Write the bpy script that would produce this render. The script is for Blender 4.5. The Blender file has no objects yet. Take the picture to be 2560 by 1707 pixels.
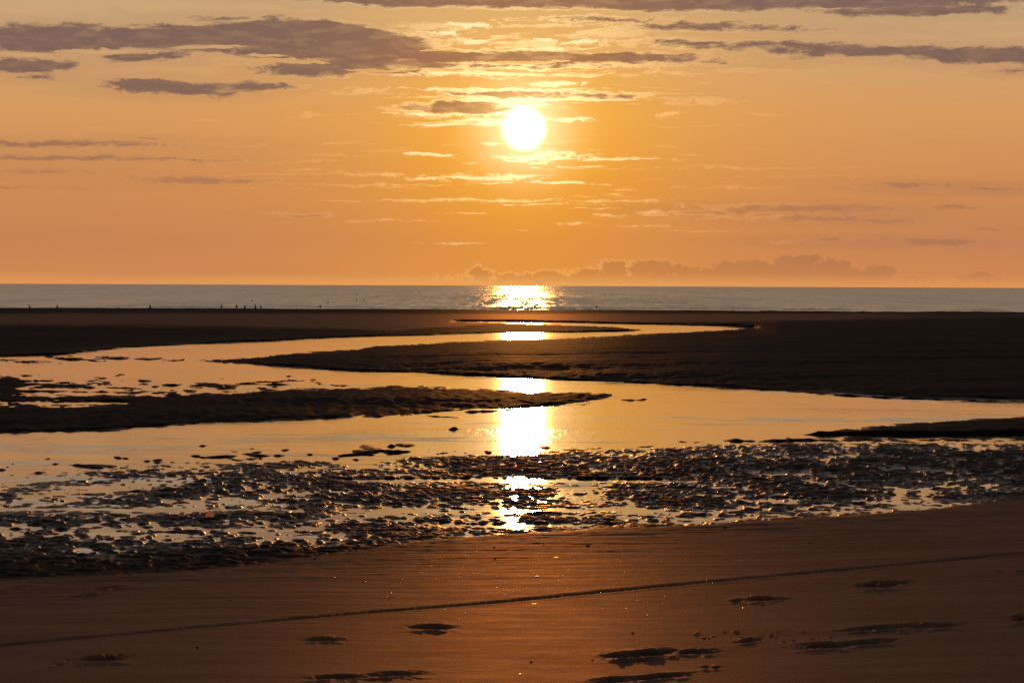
import bpy, math, random
import numpy as np
random.seed(7)
rng = np.random.default_rng(7)
sc = bpy.context.scene
COL = sc.collection
R = math.radians

# ------------------------------------------------------------------ camera
F = 8565.0            # focal length in photograph pixels (2560 wide)
CX, CY = 1280.0, 853.5
PITCH = math.atan(139.5 / F)          # looking slightly down
ROLL = R(0.237)
H = 2.6                                # eye height above the channel water
SEA = -0.6                             # level of the sea beyond the bar
cam_d = bpy.data.cameras.new('camera'); cam = bpy.data.objects.new('camera', cam_d); COL.objects.link(cam)
cam_d.sensor_width = 36.0; cam_d.lens = 36.0 * F / 2560.0
cam_d.clip_start = 0.1; cam_d.clip_end = 90000.0
from mathutils import Matrix
cam.matrix_world = Matrix.Translation((0, 0, H)) @ Matrix.Rotation(R(90) - PITCH, 4, 'X') @ Matrix.Rotation(ROLL, 4, 'Z')
sc.camera = cam
cr, sr = math.cos(ROLL), math.sin(ROLL)
cp, sp = math.cos(PITCH), math.sin(PITCH)

def unroll(px, py):
    """photo pixel -> level image offsets (right, down)"""
    dx = np.asarray(px, float) - CX; dy = -(np.asarray(py, float) - CY)
    x = dx * cr - dy * sr; y = dx * sr + dy * cr
    return x, -y
def reroll(x, yd):
    y = -yd
    dx = x * cr + y * sr; dy = -x * sr + y * cr
    return dx + CX, CY - dy
def ang(px, py):
    """photo pixel -> azimuth and elevation in degrees"""
    x, yd = unroll(px, py)
    fy = F * cp - yd * sp; fz = -(F * sp + yd * cp)
    return np.degrees(np.arctan2(x, fy)), np.degrees(np.arctan2(fz, np.hypot(x, fy)))
def ground(px, py, z=0.0):
    x, yd = unroll(px, py)
    fy = F * cp - yd * sp; fz = (F * sp + yd * cp)
    D = (H - z) * fy / fz
    return D * x / fy, D

# ------------------------------------------------------------------ node helpers
class NB:
    def __init__(s, nt): s.nt = nt; s.n = nt.nodes; s.l = nt.links
    def node(s, t, **k):
        n = s.n.new(t)
        for a, b in k.items(): setattr(n, a, b)
        return n
    def put(s, sock, v):
        if v is None: return
        if hasattr(v, 'is_output'): s.l.new(v, sock)
        else: sock.default_value = v
    def m(s, op, a, b=None, c=None, clamp=False):
        n = s.node('ShaderNodeMath', operation=op, use_clamp=clamp)
        s.put(n.inputs[0], a); s.put(n.inputs[1], b); s.put(n.inputs[2], c)
        return n.outputs[0]
    def vm(s, op, a, b=None, c=None, scale=None):
        n = s.node('ShaderNodeVectorMath', operation=op)
        s.put(n.inputs[0], a); s.put(n.inputs[1], b)
        if c is not None: s.put(n.inputs[2], c)
        if scale is not None: s.put(n.inputs['Scale'], scale)
        return n.outputs['Value'] if op in ('LENGTH', 'DOT_PRODUCT', 'DISTANCE') else n.outputs[0]
    def ss(s, v, a, b, lo=0.0, hi=1.0):
        n = s.node('ShaderNodeMapRange', interpolation_type='SMOOTHSTEP')
        s.put(n.inputs['Value'], v); n.inputs['From Min'].default_value = a; n.inputs['From Max'].default_value = b
        n.inputs['To Min'].default_value = lo; n.inputs['To Max'].default_value = hi
        return n.outputs[0]
    def lin(s, v, a, b, lo=0.0, hi=1.0):
        n = s.node('ShaderNodeMapRange')
        s.put(n.inputs['Value'], v); n.inputs['From Min'].default_value = a; n.inputs['From Max'].default_value = b
        n.inputs['To Min'].default_value = lo; n.inputs['To Max'].default_value = hi
        return n.outputs[0]
    def noise(s, vec, scale, detail=2.0, rough=0.5, color=False, dims='3D'):
        n = s.node('ShaderNodeTexNoise', noise_dimensions=dims)
        s.put(n.inputs['Vector'], vec); n.inputs['Scale'].default_value = scale
        n.inputs['Detail'].default_value = detail; n.inputs['Roughness'].default_value = rough
        return n.outputs['Color' if color else 'Fac']
    def mix(s, f, a, b, mode='MIX'):
        n = s.node('ShaderNodeMix', data_type='RGBA', blend_type=mode)
        s.put(n.inputs[0], f)
        s.put(n.inputs[6], a if hasattr(a, 'is_output') else tuple(a) + (1,))
        s.put(n.inputs[7], b if hasattr(b, 'is_output') else tuple(b) + (1,))
        return n.outputs[2]
    def comb(s, x, y, z=0.0):
        n = s.node('ShaderNodeCombineXYZ'); s.put(n.inputs[0], x); s.put(n.inputs[1], y); s.put(n.inputs[2], z)
        return n.outputs[0]

# ------------------------------------------------------------------ world: dusk sky with lit clouds
SUN_AZ, SUN_EL = [float(v) for v in ang(1310, 322)]
world = bpy.data.worlds.new("World"); sc.world = world; world.use_nodes = True
nt = world.node_tree; nt.nodes.clear(); W = NB(nt)
tc = W.node('ShaderNodeTexCoord').outputs['Generated']
dirn = W.vm('NORMALIZE', tc)
sx = W.node('ShaderNodeSeparateXYZ'); W.put(sx.inputs[0], dirn)
U = W.m('MULTIPLY', W.m('ARCTAN2', sx.outputs[0], sx.outputs[1]), 180 / math.pi)
V = W.m('MULTIPLY', W.m('ARCSINE', sx.outputs[2]), 180 / math.pi)
UV = W.comb(U, V)
sa, se = R(SUN_AZ), R(SUN_EL)
sun_vec = (math.sin(sa) * math.cos(se), math.cos(sa) * math.cos(se), math.sin(se))
# angular distance to the sun, in degrees (chord, exact enough near it)
rr = W.m('MULTIPLY', W.vm('LENGTH', W.vm('SUBTRACT', dirn, sun_vec)), 180 / math.pi)
# clear sky colour by elevation
cr_n = W.node('ShaderNodeValToRGB'); W.put(cr_n.inputs[0], W.m('MULTIPLY', W.m('POWER', W.m('MULTIPLY', W.m('MAXIMUM', V, 0.0), 1 / 90.0), 0.5), 1.0))
stops = [(0.0, (.78, .30, .100)), (0.22, (.64, .25, .090)), (0.75, (.59, .235, .094)), (1.7, (.64, .268, .094)), (2.9, (.69, .332, .118)),
         (4.6, (.61, .385, .20)), (6.5, (.50, .36, .24)), (10, (.42, .315, .235)), (18, (.29, .24, .21)), (35, (.16, .155, .17)), (60, (.10, .105, .125)), (90, (.08, .085, .105))]
el = cr_n.color_ramp.elements
while len(el) < len(stops): el.new(0.5)
for e, (v, c) in zip(el, stops):
    e.position = math.sqrt(v / 90.0); e.color = c + (1,)
clear = W.vm('SCALE', cr_n.outputs[0], scale=.965)
# forward glow of the low sun
g1 = W.m('EXPONENT', W.m('MULTIPLY', W.m('POWER', W.m('MULTIPLY', rr, 1 / 4.2), 2.0), -1.0))
g2 = W.m('EXPONENT', W.m('MULTIPLY', W.m('POWER', W.m('MULTIPLY', rr, 1 / 1.9), 2.0), -1.0))
g3 = W.m('EXPONENT', W.m('MULTIPLY', W.m('POWER', W.m('MULTIPLY', rr, 1 / 0.70), 2.0), -1.0))
sky = W.vm('ADD', clear, W.vm('SCALE', (.16, .052, -.032), scale=g1))
sky = W.vm('ADD', sky, W.vm('SCALE', (.18, .088, -.040), scale=g2))
sky = W.vm('ADD', sky, W.vm('SCALE', (.50, .62, .46), scale=g3))

def cloud_field(lst, vec, sm, bmin=0.0):
    out = None
    for (x, y, a, b) in lst:       # overview pixels (2352 wide) of the photograph
        u, v = ang(x * 1.0884, y * 1.0884)
        k = 0.00728
        a_, b_ = a * k, b * k
        q = W.vm('MULTIPLY_ADD', vec, (1 / a_, 1 / b_, 0), (-u / a_, -v / b_, 0))
        bb = max(b_, bmin)
        s_ = W.m('MULTIPLY_ADD', W.vm('LENGTH', q), -bb, bb)
        out = s_ if out is None else W.m('SMOOTH_MAX', out, s_, sm)
    return out
# domain warp so that the edges fray
def warp(vec, fu, fv, au, av, det, seed):
    n = W.noise(W.vm('MULTIPLY_ADD', vec, (fu, fv, 0), (seed, seed * .7, seed * .3)), 1.0, det, .55, True)
    return W.vm('MULTIPLY', W.vm('SUBTRACT', n, (.5, .5, .5)), (au, av, 0))
w1 = warp(UV, .55, 2.2, 1.1, .20, 3, 3.1)
w2 = warp(UV, 3.0, 9.0, .30, .085, 4, 9.7)
UVW = W.vm('ADD', W.vm('ADD', UV, w1), w2)
dark_list = [
 (1180, 124, 130, 9), (1240, 150, 180, 7), (900, 165, 120, 8), (700, 70, 110, 22), (880, 130, 120, 24), (430, 60, 160, 9), (200, 62, 160, 9),
 (650, 122, 150, 20), (1100, 150, 120, 8), (260, 350, 10, 1),
 (1650, -2, 850, 30), (1350, 0, 500, 22), (2100, 24, 280, 17), (960, 2, 260, 15),
 (110, 90, 230, 34), (340, 88, 230, 28), (560, 84, 220, 34), (720, 88, 190, 46), (850, 110, 170, 38), (640, 56, 180, 15), (540, 42, 120, 7),
 (60, 150, 130, 18), (90, 178, 60, 8), (330, 130, 120, 15), (470, 118, 90, 10),
 (395, 202, 185, 22), (560, 196, 110, 13), (500, 215, 70, 12),
 (720, 158, 150, 20), (830, 150, 100, 22), (960, 145, 130, 13),
 (1080, 128, 360, 20), (1340, 134, 350, 17), (1500, 142, 190, 10),
 (1760, 108, 260, 10), (2020, 118, 320, 17), (2270, 128, 220, 22), (2330, 158, 50, 9), (1600, 102, 160, 8),
 (1380, 46, 170, 8), (1620, 62, 200, 11), (1820, 69, 160, 7),
 (1190, 214, 190, 13), (1380, 223, 130, 10), (1050, 247, 145, 20), (960, 250, 70, 8), (1140, 282, 45, 4),
 (100, 331, 330, 10), (330, 321, 80, 4), (170, 364, 350, 9), (440, 364, 130, 3), (80, 395, 120, 8), (450, 413, 170, 10), (80, 432, 90, 3),
 (2060, 428, 110, 9), (2240, 432, 120, 6), (1850, 480, 240, 13), (1950, 506, 200, 9), (2190, 476, 110, 4), (1640, 488, 130, 6),
 (1890, 551, 75, 6), (2130, 555, 130, 11), (2270, 526, 60, 4), (690, 492, 50, 5),
]
S1 = cloud_field(dark_list, UVW, .02, .05)
fray = W.noise(W.vm('MULTIPLY', UVW, (2.4, 9.0, 0)), 1.0, 5, .62)
fray2 = W.noise(W.vm('MULTIPLY_ADD', UVW, (9.0, 26.0, 0), (5, 1, 0)), 1.0, 3, .6)
S1 = W.m('ADD', S1, W.m('MULTIPLY_ADD', W.m('SUBTRACT', fray, .48), .20, W.m('MULTIPLY', W.m('SUBTRACT', fray2, .5), .060)))
gap_list = [(230, 118, 130, 7), (470, 110, 90, 6), (570, 138, 110, 6), (620, 128, 70, 4), (710, 144, 60, 4), (860, 162, 60, 4), (880, 62, 60, 6), (60, 124, 70, 6), (1180, 140, 120, 3), (1400, 118, 160, 4), (1700, 96, 90, 3), (1010, 112, 60, 3)]
SG = cloud_field(gap_list, UVW, .01, .07)
SG = W.m('ADD', SG, W.m('MULTIPLY_ADD', W.m('SUBTRACT', fray, .5), .16, W.m('MULTIPLY', W.m('SUBTRACT', fray2, .5), .10)))
S1 = W.m('SUBTRACT', S1, W.m('MULTIPLY', W.m('MAXIMUM', SG, 0.0), 3.0))
# thin lit wisps
wisp_list = [
 (930, 76, 90, 10), (1060, 90, 100, 10), (1150, 80, 60, 6), (1330, 96, 90, 8), (1180, 104, 80, 6), (1600, 112, 90, 5), (1230, 60, 160, 5), (1080, 176, 120, 4), (1330, 170, 110, 5), (1560, 168, 80, 8), (1830, 158, 80, 5),
 (1000, 222, 120, 4), (1250, 206, 150, 3), (1300, 222, 200, 3), (1520, 214, 110, 4), (960, 270, 60, 5), (1150, 292, 90, 4), (1100, 262, 110, 5), (610, 118, 90, 4), (440, 106, 80, 4), (560, 148, 120, 5),
 (1350, 384, 70, 3), (1180, 370, 50, 5), (960, 412, 60, 4), (1150, 420, 60, 3), (700, 392, 120, 3), (560, 434, 120, 3), (900, 432, 60, 3), (1250, 470, 160, 2), (1380, 478, 70, 2), (1500, 486, 60, 2), (760, 460, 60, 2), (1330, 425, 30, 3),
 (1000, 62, 130, 12), (1400, 78, 140, 14), (1220, 98, 130, 12), (1540, 92, 110, 8), (1700, 160, 130, 7), (1480, 155, 150, 9), (1150, 167, 260, 5), (640, 130, 120, 6),
 (1290, 190, 62, 9), (1620, 232, 110, 12), (1200, 240, 60, 10), (1040, 285, 110, 9), (930, 258, 80, 7), (1290, 276, 55, 7), (1540, 264, 45, 9), (1745, 265, 45, 4),
 (840, 208, 75, 8), (740, 264, 36, 8), (690, 200, 60, 8), (1130, 332, 22, 3),
 (1270, 360, 120, 9), (1440, 364, 140, 5), (985, 356, 75, 4), (1235, 376, 40, 6), (1230, 388, 16, 3),
 (1100, 408, 150, 9), (880, 402, 180, 5), (620, 400, 200, 4), (1280, 423, 65, 4), (760, 426, 240, 4), (1390, 424, 22, 3), (1440, 438, 60, 2),
 (790, 330, 60, 4), (780, 358, 80, 5), (560, 334, 90, 3), (700, 372, 110, 4),
 (1780, 387, 260, 4), (1620, 382, 70, 4), (1900, 408, 220, 3), (1700, 432, 140, 4),
 (1050, 461, 330, 4), (1430, 462, 140, 5), (1700, 468, 220, 3), (1085, 490, 50, 3), (1310, 512, 60, 4), (1420, 492, 60, 5), (1480, 520, 100, 3), (1600, 530, 130, 3), (860, 507, 80, 5), (680, 488, 90, 6), (980, 511, 50, 2),
 (1060, 559, 95, 3), (1180, 528, 18, 2), (1830, 552, 80, 3), (1700, 500, 200, 6),
]
S2 = cloud_field(wisp_list, UVW, .008, .06)
fr2 = W.noise(W.vm('MULTIPLY', UVW, (3.2, 16.0, 0)), 1.0, 5, .65)
fr2b = W.noise(W.vm('MULTIPLY_ADD', UVW, (10.0, 34.0, 0), (2, 7, 0)), 1.0, 4, .65)
S2 = W.m('ADD', S2, W.m('MULTIPLY_ADD', W.m('SUBTRACT', fr2, .53), .24, W.m('MULTIPLY', W.m('SUBTRACT', fr2b, .5), .10)))
# free streaks, thresholded noise between 1 and 5 degrees
fr3 = W.noise(W.vm('MULTIPLY_ADD', UVW, (.9, 11.0, 0), (4, 2, 0)), 1.0, 5, .62)
S3 = W.ss(fr3, .585, .72)
S3 = W.m('MULTIPLY', S3, W.m('MULTIPLY', W.ss(V, 1.0, 1.6), W.ss(V, 5.5, 9.0, 1, 0)))
# low cumulus bank on the horizon and faint veils
cum_list = [(1400, 642, 320, 12), (1560, 622, 60, 12), (1780, 626, 160, 16), (1100, 622, 14, 12), (1100, 628, 26, 14), (1180, 636, 60, 8), (1260, 632, 60, 9), (1350, 628, 30, 14), (1410, 616, 36, 19), (1500, 616, 62, 18), (1620, 628, 40, 14), (1670, 618, 40, 16),
 (1740, 618, 60, 18), (1830, 606, 50, 22), (1860, 596, 26, 15), (1910, 614, 46, 18), (1960, 630, 60, 12), (2020, 624, 36, 16), (1700, 642, 420, 16), (2240, 638, 46, 9), (2300, 644, 60, 5)]
w3 = warp(UV, 5.5, 6.5, .20, .18, 6, 1.7)
UVC = W.vm('ADD', UV, w3)
S4 = cloud_field(cum_list, UVC, .02)
S4 = W.m('ADD', S4, W.m('MULTIPLY', W.m('SUBTRACT', W.noise(UVC, 8.0, 6, .68), .45), .24))
veil_list = [(480, 632, 120, 16), (620, 630, 120, 14), (330, 634, 110, 14), (800, 634, 200, 8), (1020, 640, 200, 6), (180, 640, 120, 8), (1880, 492, 300, 30), (1600, 480, 260, 22), (1980, 556, 330, 16), (2200, 436, 260, 22)]
S5 = cloud_field(veil_list, UVW, .04)

hot_list = [(1060, 170, 200, 5), (1160, 167, 120, 4), (1290, 190, 60, 9), (1355, 190, 9, 7), (1060, 205, 120, 3), (1300, 232, 190, 3), (1190, 240, 80, 8), (1110, 276, 90, 7), (1300, 276, 52, 7), (1180, 232, 50, 4), (1260, 352, 60, 3),
 (1230, 363, 120, 6), (1400, 366, 80, 3), (1100, 410, 120, 4), (1200, 405, 50, 6), (1290, 423, 60, 4), (1080, 58, 70, 8), (1000, 74, 60, 5), (1085, 90, 50, 7), (1330, 96, 60, 5), (1250, 110, 70, 6), (1240, 88, 30, 4), (1000, 290, 60, 3), (1145, 226, 80, 3), (950, 262, 60, 4), (1130, 332, 22, 4), (985, 356, 70, 4)]
S6 = cloud_field(hot_list, UVW, .006, .05)
S6 = W.m('ADD', S6, W.m('MULTIPLY_ADD', W.m('SUBTRACT', fr2, .50), .16, W.m('MULTIPLY', W.m('SUBTRACT', fr2b, .5), .08)))
sky_rim = W.vm('ADD', W.vm('MULTIPLY', sky, (1.14, 1.12, 1.0)), W.vm('SCALE', (1.5, 1.25, .72), scale=W.m('EXPONENT', W.m('MULTIPLY', rr, -1 / 1.05))))
sky_wsp = W.vm('ADD', W.vm('MULTIPLY', sky, (1.08, 1.07, .98)), W.vm('SCALE', (1.0, 1.05, .72), scale=W.m('EXPONENT', W.m('MULTIPLY', rr, -1 / 1.15))))
near = W.m('EXPONENT', W.m('MULTIPLY', W.m('POWER', W.m('MULTIPLY', rr, 1 / 2.6), 2.0), -1.0))
dk = W.mix(near, (.185, .108, .092), (.42, .165, .062))
dk = W.vm('ADD', dk, W.vm('SCALE', (.62, .42, .10), scale=W.m('EXPONENT', W.m('MULTIPLY', W.m('POWER', W.m('MULTIPLY', rr, 1 / .75), 2.0), -1.0))))
# low down the air lightens the clouds
airy = W.ss(V, 1.0, 3.6, .62, .05)
dk = W.mix(airy, dk, sky)
inner = W.noise(W.vm('MULTIPLY', UVW, (1.6, 7.0, 0)), 1.0, 4, .6)
col = W.mix(W.m('MULTIPLY', W.ss(S5, -.05, .10), .30), sky, dk)
col = W.mix(W.m('MULTIPLY', S3, .75), col, sky_wsp)
col = W.mix(W.m('MULTIPLY', W.ss(S2, -.006, .045), W.ss(fr2b, .34, .60, .55, 1.0)), col, sky_wsp)
rimk = W.m('MULTIPLY_ADD', W.m('EXPONENT', W.m('MULTIPLY', rr, -1 / 2.4)), 1.0, .16, clamp=True)
col = W.mix(W.m('MULTIPLY', W.ss(S1, -.016, .012), rimk), col, W.vm('ADD', sky_rim, W.vm('SCALE', (.42, .42, .26), scale=W.m('EXPONENT', W.m('MULTIPLY', rr, -1 / 2.2)))))
col = W.mix(W.m('MULTIPLY', W.ss(S1, -.16, .0), W.ss(rr, 1.5, 5.0, .03, .15)), col, dk)
dkm = W.m('MULTIPLY', W.ss(S1, -.002, .065), W.ss(W.m('MULTIPLY_ADD', fray, .5, W.m('MULTIPLY', inner, .5)), .36, .56, .78, .97))
col = W.mix(dkm, col, dk)
cumc = W.mix(W.ss(V, .12, .75, .55, .16), W.vm('MULTIPLY', sky, (.68, .71, .92)), sky)
col = W.mix(W.m('MULTIPLY', W.m('MULTIPLY', W.ss(S4, -.03, .015), W.ss(rr, 2.2, 4.5, 1, 0)), .75), col, sky_rim)
col = W.mix(W.ss(S4, .0, .035), col, cumc)
col = W.mix(W.m('MULTIPLY', W.ss(S6, -.004, .030), W.ss(rr, .8, 4.4, 1, .45)), col, W.vm('ADD', W.vm('MULTIPLY', sky, (.8, .8, .8)), (.62, .56, .36)))
# clear bright band right on the horizon
col = W.mix(W.m('MULTIPLY', W.ss(V, .02, .24, 1, 0), .75), col, W.vm('ADD', W.vm('SCALE', (.10, .10, .01), scale=g1), (.74, .30, .09)))
# the solar disc, swollen by the haze
disc = W.m('POWER', W.ss(rr, .16, .46, 1, 0), 2.0)
col = W.vm('ADD', col, W.vm('SCALE', (9.0, 7.5, 5.0), scale=disc))
# physical sky takes over high up and behind the viewer
nish = W.node('ShaderNodeTexSky', sky_type='NISHITA'); nish.sun_disc = False
nish.sun_elevation = se; nish.sun_rotation = sa; nish.air_density = 1.0; nish.dust_density = 2.0; nish.ozone_density = 1.0
nc = W.vm('SCALE', nish.outputs[0], scale=0.07)
hi = W.ss(rr, 14.0, 60.0)
col = W.vm('MULTIPLY', col, W.vm('ADD', (0, 0, 0), W.comb(W.ss(rr, 12, 100, 1, .33), W.ss(rr, 12, 100, 1, .36), W.ss(rr, 12, 100, 1, .45))))
col = W.mix(W.m('MULTIPLY', hi, .5), col, nc)
bg = W.node('ShaderNodeBackground'); W.put(bg.inputs[0], col); bg.inputs[1].default_value = 1.0
wo = W.node('ShaderNodeOutputWorld'); W.l.new(bg.outputs[0], wo.inputs[0])
world.cycles.sampling_method = 'MANUAL'; world.cycles.sample_map_resolution = 1024

# ------------------------------------------------------------------ sun
sl = bpy.data.lights.new('sun', 'SUN'); so = bpy.data.objects.new('sun', sl); COL.objects.link(so)
sl.energy = 2.0; sl.angle = R(0.55); sl.color = (1.0, .37, .075)
from mathutils import Vector
so.rotation_euler = Vector(sun_vec).to_track_quat('Z', 'Y').to_euler()
so.location = (0, 60, 30)

sc.view_settings.view_transform = 'Standard'; sc.view_settings.look = 'None'
sc.view_settings.exposure = 0.0; sc.view_settings.gamma = 1.0; sc.view_settings.use_curve_mapping = False
sc.cycles.max_bounces = 6; sc.cycles.glossy_bounces = 3; sc.cycles.diffuse_bounces = 2; sc.cycles.transmission_bounces = 2
sc.cycles.sample_clamp_direct = 0; sc.cycles.sample_clamp_indirect = 4
sc.cycles.use_denoising = False

# ------------------------------------------------------------------ numpy noise
_perm = rng.permutation(256).astype(np.int32); _perm = np.concatenate([_perm, _perm, _perm])
_ga = rng.uniform(0, 2 * np.pi, 256); _gx = np.cos(_ga).astype(np.float32); _gy = np.sin(_ga).astype(np.float32)
def pn(x, y, seed=0):
    x = np.asarray(x, np.float64) + seed * 17.31; y = np.asarray(y, np.float64) + seed * 41.7
    xf = np.floor(x); yf = np.floor(y); fx = (x - xf).astype(np.float32); fy = (y - yf).astype(np.float32)
    xi = xf.astype(np.int64) & 255; yi = yf.astype(np.int64) & 255
    u = fx * fx * fx * (fx * (fx * 6 - 15) + 10); v = fy * fy * fy * (fy * (fy * 6 - 15) + 10)
    def g(ix, iy, dx, dy):
        h = _perm[_perm[ix & 255] + (iy & 255)]
        return _gx[h] * dx + _gy[h] * dy
    a = g(xi, yi, fx, fy); b = g(xi + 1, yi, fx - 1, fy); c = g(xi, yi + 1, fx, fy - 1); d = g(xi + 1, yi + 1, fx - 1, fy - 1)
    return (a + (b - a) * u + ((c + (d - c) * u) - (a + (b - a) * u)) * v) * 1.5
def fbm(x, y, o=4, seed=0, gain=.5):
    t = 0; amp = 1; s = 1
    for i in range(o):
        t = t + amp * pn(x * s, y * s, seed + i * 3); amp *= gain; s *= 2.03
    return t
def sst(x, a, b):
    t = np.clip((x - a) / (b - a), 0, 1); return t * t * (3 - 2 * t)
def curve(pts):
    p = np.array(pts, float); return lambda x: np.interp(x, p[:, 0], p[:, 1])
def scurve(pts, w=90.):
    p = np.array(pts, float); gx = np.arange(-1200, 3800, 10.); gy = np.interp(gx, p[:, 0], p[:, 1])
    k = np.exp(-np.linspace(-2.5, 2.5, int(5 * w / 10)) ** 2); k /= k.sum(); h = len(k) // 2
    gy = np.convolve(np.pad(gy, h, mode='edge'), k, 'same')[h:-h]
    return lambda x: np.interp(x, gx, gy)

# ------------------------------------------------------------------ the shore as read from the photograph
B_ = curve([(-700, 900), (0, 894), (82, 891), (163, 887), (218, 881), (300, 871), (408, 867), (490, 862), (640, 855), (776, 848), (912, 843), (1048, 839.5), (1280, 832), (1416, 832), (1552, 828.5), (1625, 825), (1640, 814), (1824, 816), (1870, 819.5)])
CU = curve([(1140, 804), (1280, 803), (1416, 806), (1552, 810.5), (1688, 813), (1824, 816), (1872, 820)])
S1T = curve([(1140, 804.2), (1200, 805), (1280, 808), (1416, 812), (1490, 815), (1560, 819), (1625, 826)])
CL = curve([(-700, 960), (380, 930), (470, 898), (560, 895), (655, 891), (690, 886), (735, 882), (776, 880), (858, 877), (900, 873), (912, 869), (940, 864), (1048, 858), (1184, 852), (1280, 849), (1416, 845), (1552, 838), (1688, 832), (1824, 824), (1872, 820)])
S2B = curve([(400, 880), (460, 903), (560, 911), (640, 914), (700, 918), (776, 922), (858, 927), (912, 930), (1048, 935), (1184, 940), (1280, 945), (1416, 951), (1552, 957), (1720, 967), (1900, 978), (2080, 989), (2200, 995), (2300, 1001), (2560, 1009), (3300, 1030)])
S3T = curve([(-700, 915), (0, 933), (45, 940), (85, 951), (110, 958), (220, 963), (300, 968), (430, 973), (445, 983), (560, 984), (660, 972), (860, 966), (1000, 965), (1100, 967), (1200, 971), (1330, 978), (1440, 977), (1500, 981), (1536, 989)])
S3B = curve([(-700, 1105), (0, 1087), (140, 1083), (250, 1079), (400, 1070), (560, 1060), (700, 1053), (860, 1045), (980, 1043), (1060, 1038), (1150, 1029), (1250, 1025), (1330, 1020), (1400, 1013), (1480, 1005), (1530, 997), (1536, 990)])
C_ = curve([(-700, 1230), (0, 1200), (100, 1190), (200, 1180), (300, 1172), (400, 1160), (560, 1152), (700, 1156), (800, 1166), (880, 1168), (935, 1160), (1000, 1151), (1100, 1143), (1330, 1141), (1440, 1134), (1570, 1126), (1720, 1107), (1860, 1097), (1980, 1086), (2100, 1075), (2200, 1064), (2400, 1049), (2560, 1040), (3300, 990)])
MT = scurve([(-700, 1230), (0, 1200), (400, 1160), (700, 1156), (880, 1168), (1100, 1143), (1330, 1141), (1570, 1128), (1720, 1119), (1900, 1114), (2560, 1112), (3300, 1112)])
E_ = scurve([(-700, 1472), (0, 1450), (150, 1440), (260, 1437), (420, 1430), (600, 1414), (700, 1406), (860, 1384), (1000, 1360), (1100, 1348), (1300, 1332), (1440, 1324), (1580, 1318), (1720, 1313), (1820, 1306), (1980, 1296), (2080, 1290), (2200, 1282), (2350, 1266), (2560, 1248), (3300, 1190)])
PM = scurve([(-700, 1400), (0, 1385), (300, 1378), (600, 1360), (860, 1350), (1000, 1345), (1200, 1333), (1440, 1323), (1720, 1312), (2080, 1289), (2560, 1247), (3300, 1189)])  # lower edge of the pools
SHORE = 774.0
strips = [  # extra thin water strips: (x0, x1, top curve, bottom curve)
 (120, 440, curve([(120, 972), (440, 976)]), curve([(120, 974), (440, 980)])),
 (90, 400, curve([(90, 984), (400, 985)]), curve([(90, 987), (400, 990)])),
 (20, 300, curve([(20, 1007), (300, 1006)]), curve([(20, 1012), (300, 1011)])),
 (1900, 3300, curve([(1900, 1090), (2560, 1089.5)]), curve([(1900, 1094), (2560, 1092.5)])),
 (1560, 3300, curve([(1560, 1122), (1720, 1107), (1900, 1105), (2560, 1106)]), curve([(1560, 1126), (1720, 1118), (1900, 1112), (2560, 1109)])),
]
islands = [(250, 959, 25, 2.6), (360, 953, 20, 2), (360, 960, 14, 2), (430, 961, 30, 3), (500, 957, 20, 2), (530, 963, 50, 4), (610, 959, 25, 2.5), (680, 961, 60, 2), (720, 953, 62, 3.5), (630, 947, 20, 1.5), (800, 956, 30, 1.5), (560, 971, 40, 2.5), (480, 969, 14, 2),
 (380, 898, 40, 2), (440, 901, 40, 2.5), (555, 947, 8, 1), (290, 895, 70, 3), (190, 898, 60, 4), (60, 904, 80, 3), (250, 950, 12, 1.2),
 (1570, 1001, 26, 2), (1600, 999, 14, 1.5), (1215, 1027, 60, 4), (1470, 1010, 30, 3), (1100, 1040, 40, 3),
 (630, 1122, 26, 2.5), (590, 1129, 22, 2), (720, 1126, 22, 2.5), (560, 1142, 40, 3), (640, 1137, 40, 3), (690, 1138, 20, 3), (510, 1144, 22, 2), (400, 1150, 24, 3), (780, 1138, 12, 3), (840, 1147, 10, 3), (230, 1165, 50, 4), (250, 1175, 30, 3), (140, 1162, 16, 2), (120, 1149, 12, 1.5), (30, 1162, 8, 1.5),
 (920, 1125, 70, 6), (880, 1135, 40, 5), (1000, 1131, 22, 4), (1040, 1118, 26, 3.5), (1020, 1113, 30, 3), (1150, 1110, 16, 3), (1220, 1129, 10, 3), (1160, 1132, 8, 1.5), (980, 1118, 14, 2), (690, 1160, 40, 4), (760, 1156, 24, 3), (1420, 1124, 34, 2.5), (1480, 1120, 30, 2), (1620, 1115, 26, 2), (1700, 1104, 22, 1.5), (1380, 1128, 14, 2)]

# rows: level "down" offsets; fine where the ripples need it
def rows():
    r = []; y = SHORE + 0.4
    while y < 1950:
        r.append(y)
        y += (.9 if y < 800 else 1.0 if y < 1080 else .62 if y < 1180 else .52 if y < 1330 else .62 if y < 1460 else .9 if y < 1707 else 4.0)
    y = 1950
    while y < 60000: r.append(y); y *= 1.12
    return np.array(r)
pyr = rows()
_, ydr = unroll(np.full_like(pyr, CX), pyr)
cols = np.concatenate([-np.geomspace(60000, 2000, 26), np.arange(-1900, -1300, 12.), np.arange(-1300, 1300, 2.35), np.arange(1300, 1900, 12.), np.geomspace(2000, 60000, 26)])
XC, YD = np.meshgrid(cols, ydr)
PX, PY = reroll(np.clip(XC, -1900, 1900), YD)
FY = F * cp - YD * sp; TD = (F * sp + YD * cp) / FY          # tan of depression
Y0 = H / TD; X0 = Y0 * XC / FY
NR, NC = XC.shape

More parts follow.
